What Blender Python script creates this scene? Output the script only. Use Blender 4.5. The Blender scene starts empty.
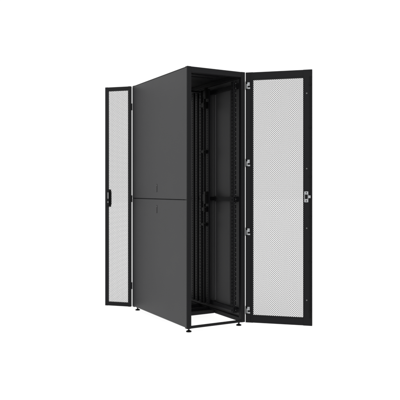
import bpy, bmesh, math
from mathutils import Matrix, Vector
scene = bpy.context.scene
col = scene.collection

# ---------------------------------------------------------------- materials
def mat_coat(name, rgb, rough=0.5, spec=0.3, bump=0.06, scale=900, metal=0.0, var=0.12):
    m = bpy.data.materials.new(name); m.use_nodes = True
    nt = m.node_tree; b = nt.nodes["Principled BSDF"]
    tc = nt.nodes.new("ShaderNodeTexCoord")
    n = nt.nodes.new("ShaderNodeTexNoise"); n.inputs["Scale"].default_value = scale; n.inputs["Detail"].default_value = 2
    n2 = nt.nodes.new("ShaderNodeTexNoise"); n2.inputs["Scale"].default_value = 2.3; n2.inputs["Detail"].default_value = 4
    nt.links.new(tc.outputs["Object"], n.inputs["Vector"]); nt.links.new(tc.outputs["Object"], n2.inputs["Vector"])
    mx = nt.nodes.new("ShaderNodeMix"); mx.data_type = 'RGBA'
    mx.inputs["A"].default_value = (*[c*(1-var) for c in rgb], 1); mx.inputs["B"].default_value = (*[c*(1+var) for c in rgb], 1)
    nt.links.new(n2.outputs["Fac"], mx.inputs["Factor"]); nt.links.new(mx.outputs["Result"], b.inputs["Base Color"])
    mr = nt.nodes.new("ShaderNodeMapRange"); mr.inputs["To Min"].default_value = rough-0.06; mr.inputs["To Max"].default_value = rough+0.06
    nt.links.new(n2.outputs["Fac"], mr.inputs["Value"]); nt.links.new(mr.outputs["Result"], b.inputs["Roughness"])
    bp = nt.nodes.new("ShaderNodeBump"); bp.inputs["Strength"].default_value = bump; bp.inputs["Distance"].default_value = 0.001
    nt.links.new(n.outputs["Fac"], bp.inputs["Height"]); nt.links.new(bp.outputs["Normal"], b.inputs["Normal"])
    b.inputs["Specular IOR Level"].default_value = spec; b.inputs["Metallic"].default_value = metal
    return m
M_PANEL = mat_coat("powder_coated_panel", (0.0205, 0.0205, 0.022), 0.45, 0.32)
M_INNER = mat_coat("powder_coated_interior", (0.055, 0.055, 0.057), 0.55, 0.5)
M_FRAME = mat_coat("powder_coated_frame", (0.007, 0.007, 0.008), 0.5, 0.12)
M_BLACK = mat_coat("black_plastic", (0.004, 0.004, 0.004), 0.5, 0.12)
M_MESH = mat_coat("perforated_steel", (0.010, 0.010, 0.011), 0.5, 0.15)
M_ZINC = mat_coat("zinc_plated_steel", (0.36, 0.37, 0.38), 0.35, 0.5, 0.03, 400, 0.9)
M_WHITE = mat_coat("white_paint", (0.16, 0.16, 0.16), 0.5, 0.3)
M_GREY = mat_coat("grey_paint", (0.13, 0.13, 0.13), 0.5, 0.3)

# ---------------------------------------------------------------- helpers
def add_box(bm, x0, x1, y0, y1, z0, z1, bev=0.0, mi=0):
    t = bmesh.new()
    bmesh.ops.create_cube(t, size=1.0)
    for v in t.verts:
        v.co = Vector(((x0+x1)/2 + v.co.x*abs(x1-x0), (y0+y1)/2 + v.co.y*abs(y1-y0), (z0+z1)/2 + v.co.z*abs(z1-z0)))
    if bev > 0:
        bmesh.ops.bevel(t, geom=t.edges[:], offset=bev, segments=2, affect='EDGES', profile=0.5)
    for f in t.faces: f.material_index = mi
    me = bpy.data.meshes.new("tmp"); t.to_mesh(me); t.free()
    bm.from_mesh(me); bpy.data.meshes.remove(me)
def add_cyl(bm, c, r, h, axis='Z', r2=None, seg=20):
    M = Matrix.Translation(c)
    if axis == 'Y': M = M @ Matrix.Rotation(math.radians(90), 4, 'X')
    if axis == 'X': M = M @ Matrix.Rotation(math.radians(90), 4, 'Y')
    bmesh.ops.create_cone(bm, cap_ends=True, segments=seg, radius1=r, radius2=r if r2 is None else r2, depth=h, matrix=M)
def finish(name, bm, mat, parent, label=None):
    me = bpy.data.meshes.new(name); bm.to_mesh(me); bm.free()
    ob = bpy.data.objects.new(name, me); col.objects.link(ob)
    me.materials.append(mat); ob.parent = parent
    if label: ob["label"] = label
    return ob
def boxes(name, lst, mat, parent, bev=0.0015, label=None):
    bm = bmesh.new()
    for b in lst: add_box(bm, *b, bev)
    return finish(name, bm, mat, parent, label)

# ---------------------------------------------------------------- setting
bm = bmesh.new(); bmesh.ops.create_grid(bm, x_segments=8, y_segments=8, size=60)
ground = finish("ground", bm, bpy.data.materials.new("glowing_studio_floor"), None)
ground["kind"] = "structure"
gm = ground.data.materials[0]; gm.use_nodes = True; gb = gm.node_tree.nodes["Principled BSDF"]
gn = gm.node_tree.nodes.new("ShaderNodeTexNoise"); gn.inputs["Scale"].default_value = 3
gr = gm.node_tree.nodes.new("ShaderNodeMapRange"); gr.inputs["To Min"].default_value = .75; gr.inputs["To Max"].default_value = .9
gm.node_tree.links.new(gn.outputs["Fac"], gr.inputs["Value"]); gm.node_tree.links.new(gr.outputs["Result"], gb.inputs["Roughness"])
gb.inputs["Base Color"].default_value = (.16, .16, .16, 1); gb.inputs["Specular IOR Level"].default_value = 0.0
gb.inputs["Emission Color"].default_value = (1, 1, 1, 1); gb.inputs["Emission Strength"].default_value = 0.93  # grey floor given an added white glow that washes out its shadows

# ---------------------------------------------------------------- cabinet
W, D, Z0, Z1 = 0.6, 1.2, 0.035, 2.315
ZM = 1.155
cab = bpy.data.objects.new("server_cabinet", None); col.objects.link(cab)
cab.empty_display_size = 0.3
cab["label"] = "tall black server cabinet with perforated doors standing open"
cab["category"] = "server cabinet"

P = 0.042
fr = []
for x in (0, W-P):
    for y in (0, D-P):
        fr.append((x, x+P, y, y+P, Z0, Z1))
fr += [(P, W-P, 0.001, P, Z1-0.050, Z1-0.001), (P, W-P, D-P, D-0.001, Z1-0.055, Z1-0.001),
       (P, W-P, 0.001, 0.022, Z0+0.001, Z0+0.022), (P, W-P, D-0.035, D-0.001, Z0+0.001, Z0+0.036)]
for x0, x1 in ((0.012, P-0.002), (W-P+0.002, W-0.012)):
    fr += [(x0, x1, P, D-P, Z1-0.05, Z1-0.012), (x0, x1, P, D-P, Z0+0.002, Z0+0.04)]
boxes("frame", fr, M_FRAME, cab, 0.003)

rf = [(0.002, W-.002, P-.001, D-P+.001, Z1-0.0115, Z1-0.003)]
for y in (0.22, 0.86):
    rf += [(0.148, 0.452, y, y+.008, Z1-0.024, Z1-0.0118), (0.148, 0.452, y+.112, y+.12, Z1-0.024, Z1-0.0118),
           (0.148, 0.452, y+.03, y+.09, Z1-0.018, Z1-0.0118)]
boxes("roof_panel", rf, M_FRAME, cab, 0.0)
boxes("base_plate", [(P, W-P, 0.50, D-0.036, Z0+0.012, Z0+0.022), (P, W-P, 0.485, 0.50, Z0+0.001, Z0+0.036),
                     (P, W-P, 0.60, 0.615, Z0+0.0225, Z0+0.045), (P, W-P, 0.76, 0.78, Z0+0.0225, Z0+0.05)], M_FRAME, cab, 0.001)

def side_panel(left, za, zb, zl):
    bm = bmesh.new()
    if left: xo, xi = -0.004, 0.010
    else: xo, xi = W+0.004, W-0.010
    add_box(bm, min(xo, xi), max(xo, xi), 0.006, D-0.006, za, zb, 0.004)
    ob = finish("side_panel", bm, M_PANEL if left else M_INNER, cab)
    s = -1 if left else 1
    x = xo
    b2 = bmesh.new()
    add_box(b2, x-0.0015, x+0.0015, 0.596, 0.610, zl-0.038, zl+0.038, 0.0007)
    latch = finish("latch", b2, M_BLACK, ob)
    b3 = bmesh.new()
    add_box(b3, x+s*0.0018-0.0006, x+s*0.0018+0.0006, 0.6070, 0.6090, zl-0.034, zl+0.034, 0.0)
    add_cyl(b3, (x+s*0.0018, 0.602, zl+0.027), 0.004, 0.002, 'X')
    finish("key_lock", b3, M_GREY, latch)
for left in (True, False):
    side_panel(left, Z0+0.010, ZM-0.003, 1.058)
    side_panel(left, ZM+0.003, Z1-0.013, 1.258)

for x in (0.04, W-0.04):
    for y in (0.045, D-0.045):
        bm = bmesh.new()
        add_cyl(bm, (x, y, 0.004), 0.024, 0.008); add_cyl(bm, (x, y, 0.012), 0.022, 0.008, r2=0.009)
        add_cyl(bm, (x, y, 0.026), 0.006, 0.03); add_cyl(bm, (x, y, 0.029), 0.011, 0.008, seg=6)
        finish("levelling_foot", bm, M_BLACK, cab)

# 19 inch mounting rails
RZ0, RZ1 = Z0+0.075, Z1-0.075
def rail(xin, xout, y, back):
    s = 1 if xout > xin else -1
    d = 1 if back else -1
    bm = bmesh.new()
    def B(xa, xb, y0, y1, z0, z1, mi=0):
        add_box(bm, min(xa, xb), max(xa, xb), min(y0, y1), max(y0, y1), z0, z1, 0, mi)
    ha, hb = 0.010, 0.020
    B(xin, xin+s*ha, y-.001, y+.001, RZ0, RZ1); B(xin+s*hb, xout, y-.001, y+.001, RZ0, RZ1)
    n = int((RZ1-RZ0)/0.01588)
    for i in range(n):
        z = RZ0+i*0.01588
        B(xin+s*ha, xin+s*hb, y-0.001, y+0.001, z, z+0.0062)
    ya, yb, yc, yd = y+d*0.001, y+d*0.012, y+d*0.024, y+d*0.036
    B(xin-.001, xin+.001, ya, yb, RZ0, RZ1); B(xin-.001, xin+.001, yc, yd, RZ0, RZ1)
    for i in range(0, n, 2):
        z = RZ0+i*0.01588
        B(xin-.001, xin+.001, yb, yc, z, z+0.016)
    B(xin+s*.001, xout, yd-.001, yd+.001, RZ0, RZ1)
    f = -1 if back else 1
    z = RZ0+0.022
    while z < RZ1-0.01:
        B(xin+s*.0245, xin+s*.0290, y+f*0.0014, y+f*0.0022, z-0.0035, z+0.0035, 1)
        z += 0.04445
    ob = finish("mounting_rail", bm, M_FRAME, cab)
    ob.data.materials.append(M_WHITE)
for y, bk in ((0.085, True), (0.72, False)):
    rail(0.075, 0.044, y, bk); rail(0.525, 0.556, y, bk)

# perforated uprights fixed to the side walls
def upright(x, s, y0, y1):
    bm = bmesh.new()
    xa, xb = sorted((x, x+s*0.002))
    yc = (y0+y1)/2
    add_box(bm, xa, xb, y0, yc-.005, RZ0, RZ1); add_box(bm, xa, xb, yc+.005, y1, RZ0, RZ1)
    z = RZ0
    while z < RZ1-.02:
        add_box(bm, xa, xb, yc-.005, yc+.005, z, z+.010); z += .025
    a, b = sorted((x, x-s*.018))
    add_box(bm, a, b, y0, y0+.002, RZ0, RZ1); add_box(bm, a, b, y1-.002, y1, RZ0, RZ1)
    return finish("perforated_upright", bm, M_FRAME, cab)
for x, s in ((0.064, 1), (W-0.064, -1)):
    for y0 in (0.555, 0.64, 0.78, 0.86, 0.98):
        upright(x, s, y0, y0+.042)

# horizontal braces joining the posts on each side
for xa, xb in ((0.016, 0.040), (W-0.040, W-0.016)):
    for zc in (0.13, 1.155, 2.20):
        boxes("side_brace", [(xa, xb, P, D-P, zc-0.018, zc+0.018), (xa-0.003, xb+0.003, 0.09, 0.13, zc-0.024, zc+0.024),
                             (xa-0.003, xb+0.003, 0.68, 0.72, zc-0.024, zc+0.024)], M_FRAME, cab, 0.002)
# slim stiffening ribs welded to the inside of the side walls
for xa, xb in ((0.0105, 0.022), (W-0.022, W-0.0105)):
    for y in (0.23, 0.50):
        for z0, z1 in ((0.16, 1.13), (1.18, 2.175)):
            boxes("stiffening_rib", [(xa, xb, y, y+.010, z0, z1)], M_INNER, cab, 0.001)
# cable brackets on the uprights
for xa, sgn in ((0.068, 1), (W-0.068, -1)):
    for z, h, y in ((2.195, .055, .57), (2.08, .035, .60), (1.62, .020, .60), (1.165, .060, .575), (1.05, .028, .59), (.90, .018, .60)):
        bm = bmesh.new()
        a, b = sorted((xa, xa+sgn*.03))
        add_box(bm, a, b, y-.012, y+.012, z-h, z+h, 0.003)
        c, d = sorted((xa+sgn*.03, xa+sgn*.038))
        add_box(bm, c, d, y-.024, y+.024, z-h*.6, z+h*.6, 0.002)
        add_cyl(bm, (xa+sgn*.020, y-.02, z+h*.5), .008, .02, 'Y')
        finish("cable_bracket", bm, M_BLACK, cab)
boxes("cross_bar", [(0.078, 0.522, 0.70, 0.712, 2.215, 2.235), (0.078, 0.522, 0.66, 0.70, 2.212, 2.215)], M_FRAME, cab, 0.001)

# ---------------------------------------------------------------- doors
def hex_sheet(name, x0, x1, z0, z1, y, parent, px=0.0190, rp=0.0088, k=0.79):
    bm = bmesh.new()
    hh = rp/0.75/2
    cor = [(0, hh), (px/2, hh/2), (px/2, -hh/2), (0, -hh), (-px/2, -hh/2), (-px/2, hh/2)]
    r = 0; z = z0
    while z <= z1:
        x = x0 + (px/2 if r % 2 else 0)
        while x <= x1:
            o = [bm.verts.new((x+a, y, z+b)) for a, b in cor]
            i = [bm.verts.new((x+a*(k+.03), y, z+b*(k-.03))) for a, b in cor]
            for j in range(6):
                bm.faces.new((o[j], o[(j+1) % 6], i[(j+1) % 6], i[j]))
            x += px
        z += rp; r += 1
    bmesh.ops.remove_doubles(bm, verts=bm.verts[:], dist=0.0004)
    ob = finish(name, bm, M_MESH, parent)
    so = ob.modifiers.new("thickness", 'SOLIDIFY'); so.thickness = 0.0012; so.offset = 0
    return ob

def make_door(name, loc, ang, width, bh, bl, bt, out, zs, lip):
    """local x runs from hinge to free edge; out = sign of local y pointing outward"""
    za, zb = zs
    T = 0.028
    x0, x1 = 0.001, width
    ya, yb = (0, T) if out > 0 else (-T, 0)
    e = -out*0.005
    lst = [(x0, x0+bh, ya, yb, za, zb), (x1-bl, x1, ya, yb, za, zb),
           (x0+bh, x1-bl, ya+.001, yb-.001, zb-bt, zb-.001), (x0+bh, x1-bl, ya+.001, yb-.001, za+.001, za+bt)]
    i0, i1 = sorted((0, e))
    if lip:
        lst += [(x1-.004, x1-.0005, i0, i1, za+.002, zb-.002), (x1-bl+.001, x1-bl+.005, i0, i1, za+bt, zb-bt),
                (x0+bh-.006, x0+bh-.001, i0, i1, za+bt, zb-bt), (x0+bh-.024, x0+bh-.019, i0, i1, za+.01, zb-.01),
                (x0+bh, x1-bl, i0, i1, zb-bt+.001, zb-bt+.005), (x0+bh, x1-bl, i0, i1, za+bt-.005, za+bt-.001)]
    ob = boxes(name, lst, M_FRAME, cab, 0.0015)
    ob.location = loc; ob.rotation_euler = (0, 0, math.radians(ang))
    hex_sheet("perforated_sheet", x0+bh-.006, x1-bl+.006, za+bt-.005, zb-bt+.005, out*0.020, ob)
    return ob

fd = make_door("front_door", (0.6015, -0.003, 0), -44.0, 0.600, 0.068, 0.079, 0.070, 1, (0.032, 2.312), True)
for z in (2.19, 1.486, 0.86, 0.146):
    bm = bmesh.new()
    add_box(bm, 0.018, 0.040, -0.006, -0.001, z-0.002, z+0.030, 0.001)
    add_box(bm, 0.010, 0.020, -0.010, -0.001, z-0.028, z+0.014, 0.001)
    add_box(bm, 0.022, 0.044, -0.008, -0.001, z-0.030, z-0.016, 0.001)
    add_cyl(bm, (0.031, -0.008, z+.016), 0.005, 0.006, 'Y')
    h = finish("hinge", bm, M_ZINC, fd)
    b2 = bmesh.new()
    add_cyl(b2, (0.006, -0.008, z), 0.006, 0.075); add_box(b2, 0.021, 0.040, -0.010, -0.001, z-.015, z-.003, .001)
    finish("hinge_pin", b2, M_BLACK, h)
bm = bmesh.new()
add_box(bm, 0.578, 0.585, -0.007, -0.003, 0.10, 2.25, 0.001)
for z in (0.16, 0.60, 1.00, 1.36, 1.80, 2.18):
    add_box(bm, 0.573, 0.590, -0.010, -0.0005, z-.008, z+.008, 0.001)
finish("locking_rod", bm, M_BLACK, fd)
for z in (2.10, 1.43, 0.90, 0.26):
    bm = bmesh.new(); add_cyl(bm, (0.553, -0.003, z), 0.006, 0.006, 'Y')
    finish("stud", bm, M_GREY, fd)
bm = bmesh.new()
add_box(bm, 0.532, 0.568, -0.014, -0.006, 1.130, 1.228, 0.003)
add_box(bm, 0.566, 0.588, -0.018, -0.012, 1.168, 1.192, 0.001)
dh = finish("door_handle", bm, M_ZINC, fd)
bm = bmesh.new()
add_box(bm, 0.538, 0.562, -0.024, -0.013, 1.160, 1.200, 0.003)
add_cyl(bm, (0.550, -0.016, 1.215), 0.005, 0.006, 'Y'); add_cyl(bm, (0.550, -0.016, 1.143), 0.005, 0.006, 'Y')
finish("lock_body", bm, M_BLACK, dh)
bm = bmesh.new(); add_box(bm, 0.535, 0.560, 0.028, 0.045, 1.06, 1.28, 0.004)
finish("door_lever", bm, M_BLACK, dh)

rl = make_door("rear_door", (-0.0055, 1.202, 0), 134.5, 0.288, 0.030, 0.032, 0.040, 1, (0.036, 2.31), False)
rr = make_door("rear_door", (0.6055, 1.202, 0), 45.5, 0.288, 0.030, 0.032, 0.040, -1, (0.036, 2.31), False)
bm = bmesh.new()
add_box(bm, 0.218, 0.270, 0.027, 0.036, 1.065, 1.245, 0.004)
add_box(bm, 0.231, 0.257, 0.036, 0.052, 1.08, 1.23, 0.004)
add_box(bm, 0.224, 0.264, 0.006, 0.0265, 1.085, 1.225, 0.003)
rh = finish("door_handle", bm, M_BLACK, rl)
bm = bmesh.new(); add_cyl(bm, (0.244, 0.052, 1.115), 0.008, 0.006, 'Y'); add_box(bm, .236, .252, .0515, .0535, 1.15, 1.215, .001)
finish("key_lock", bm, M_GREY, rh)
for d, s in ((rl, 1), (rr, -1)):
    for z in (0.25, 1.15, 2.1):
        bm = bmesh.new(); add_cyl(bm, (0.002, 0, z), 0.006, 0.07); add_box(bm, 0.004, 0.030, -0.003 if s > 0 else 0.0005, -0.0005 if s > 0 else 0.003, z-.03, z+.03)
        finish("hinge", bm, M_BLACK, d)

# ---------------------------------------------------------------- light
w = bpy.data.worlds.new("World"); scene.world = w; w.use_nodes = True
w.node_tree.nodes["Background"].inputs["Color"].default_value = (1, 1, 1, 1)
w.node_tree.nodes["Background"].inputs["Strength"].default_value = 1.05
def area(name, loc, target, size, power):
    l = bpy.data.lights.new(name, 'AREA'); l.size = size; l.energy = power
    o = bpy.data.objects.new(name, l); col.objects.link(o); o.location = loc
    o.rotation_euler = (Vector(target)-Vector(loc)).to_track_quat('-Z', 'Y').to_euler()
area("key_light", (-2.5, -7.5, 5.0), (0.5, 0.5, 0.7), 5.0, 150)
area("side_light", (-6.0, 1.0, 2.5), (0.0, 0.6, 0.8), 2.0, 90)

# ---------------------------------------------------------------- camera
cd = bpy.data.cameras.new("camera"); cam = bpy.data.objects.new("camera", cd); col.objects.link(cam)
cam.location = (-2.51, -4.68, 1.24); cam.rotation_euler = (math.radians(90), 0, math.radians(-29.4))
cd.lens = 614/400*36; cd.shift_y = -0.025; cd.clip_end = 500
scene.camera = cam
scene.view_settings.view_transform = 'Standard'
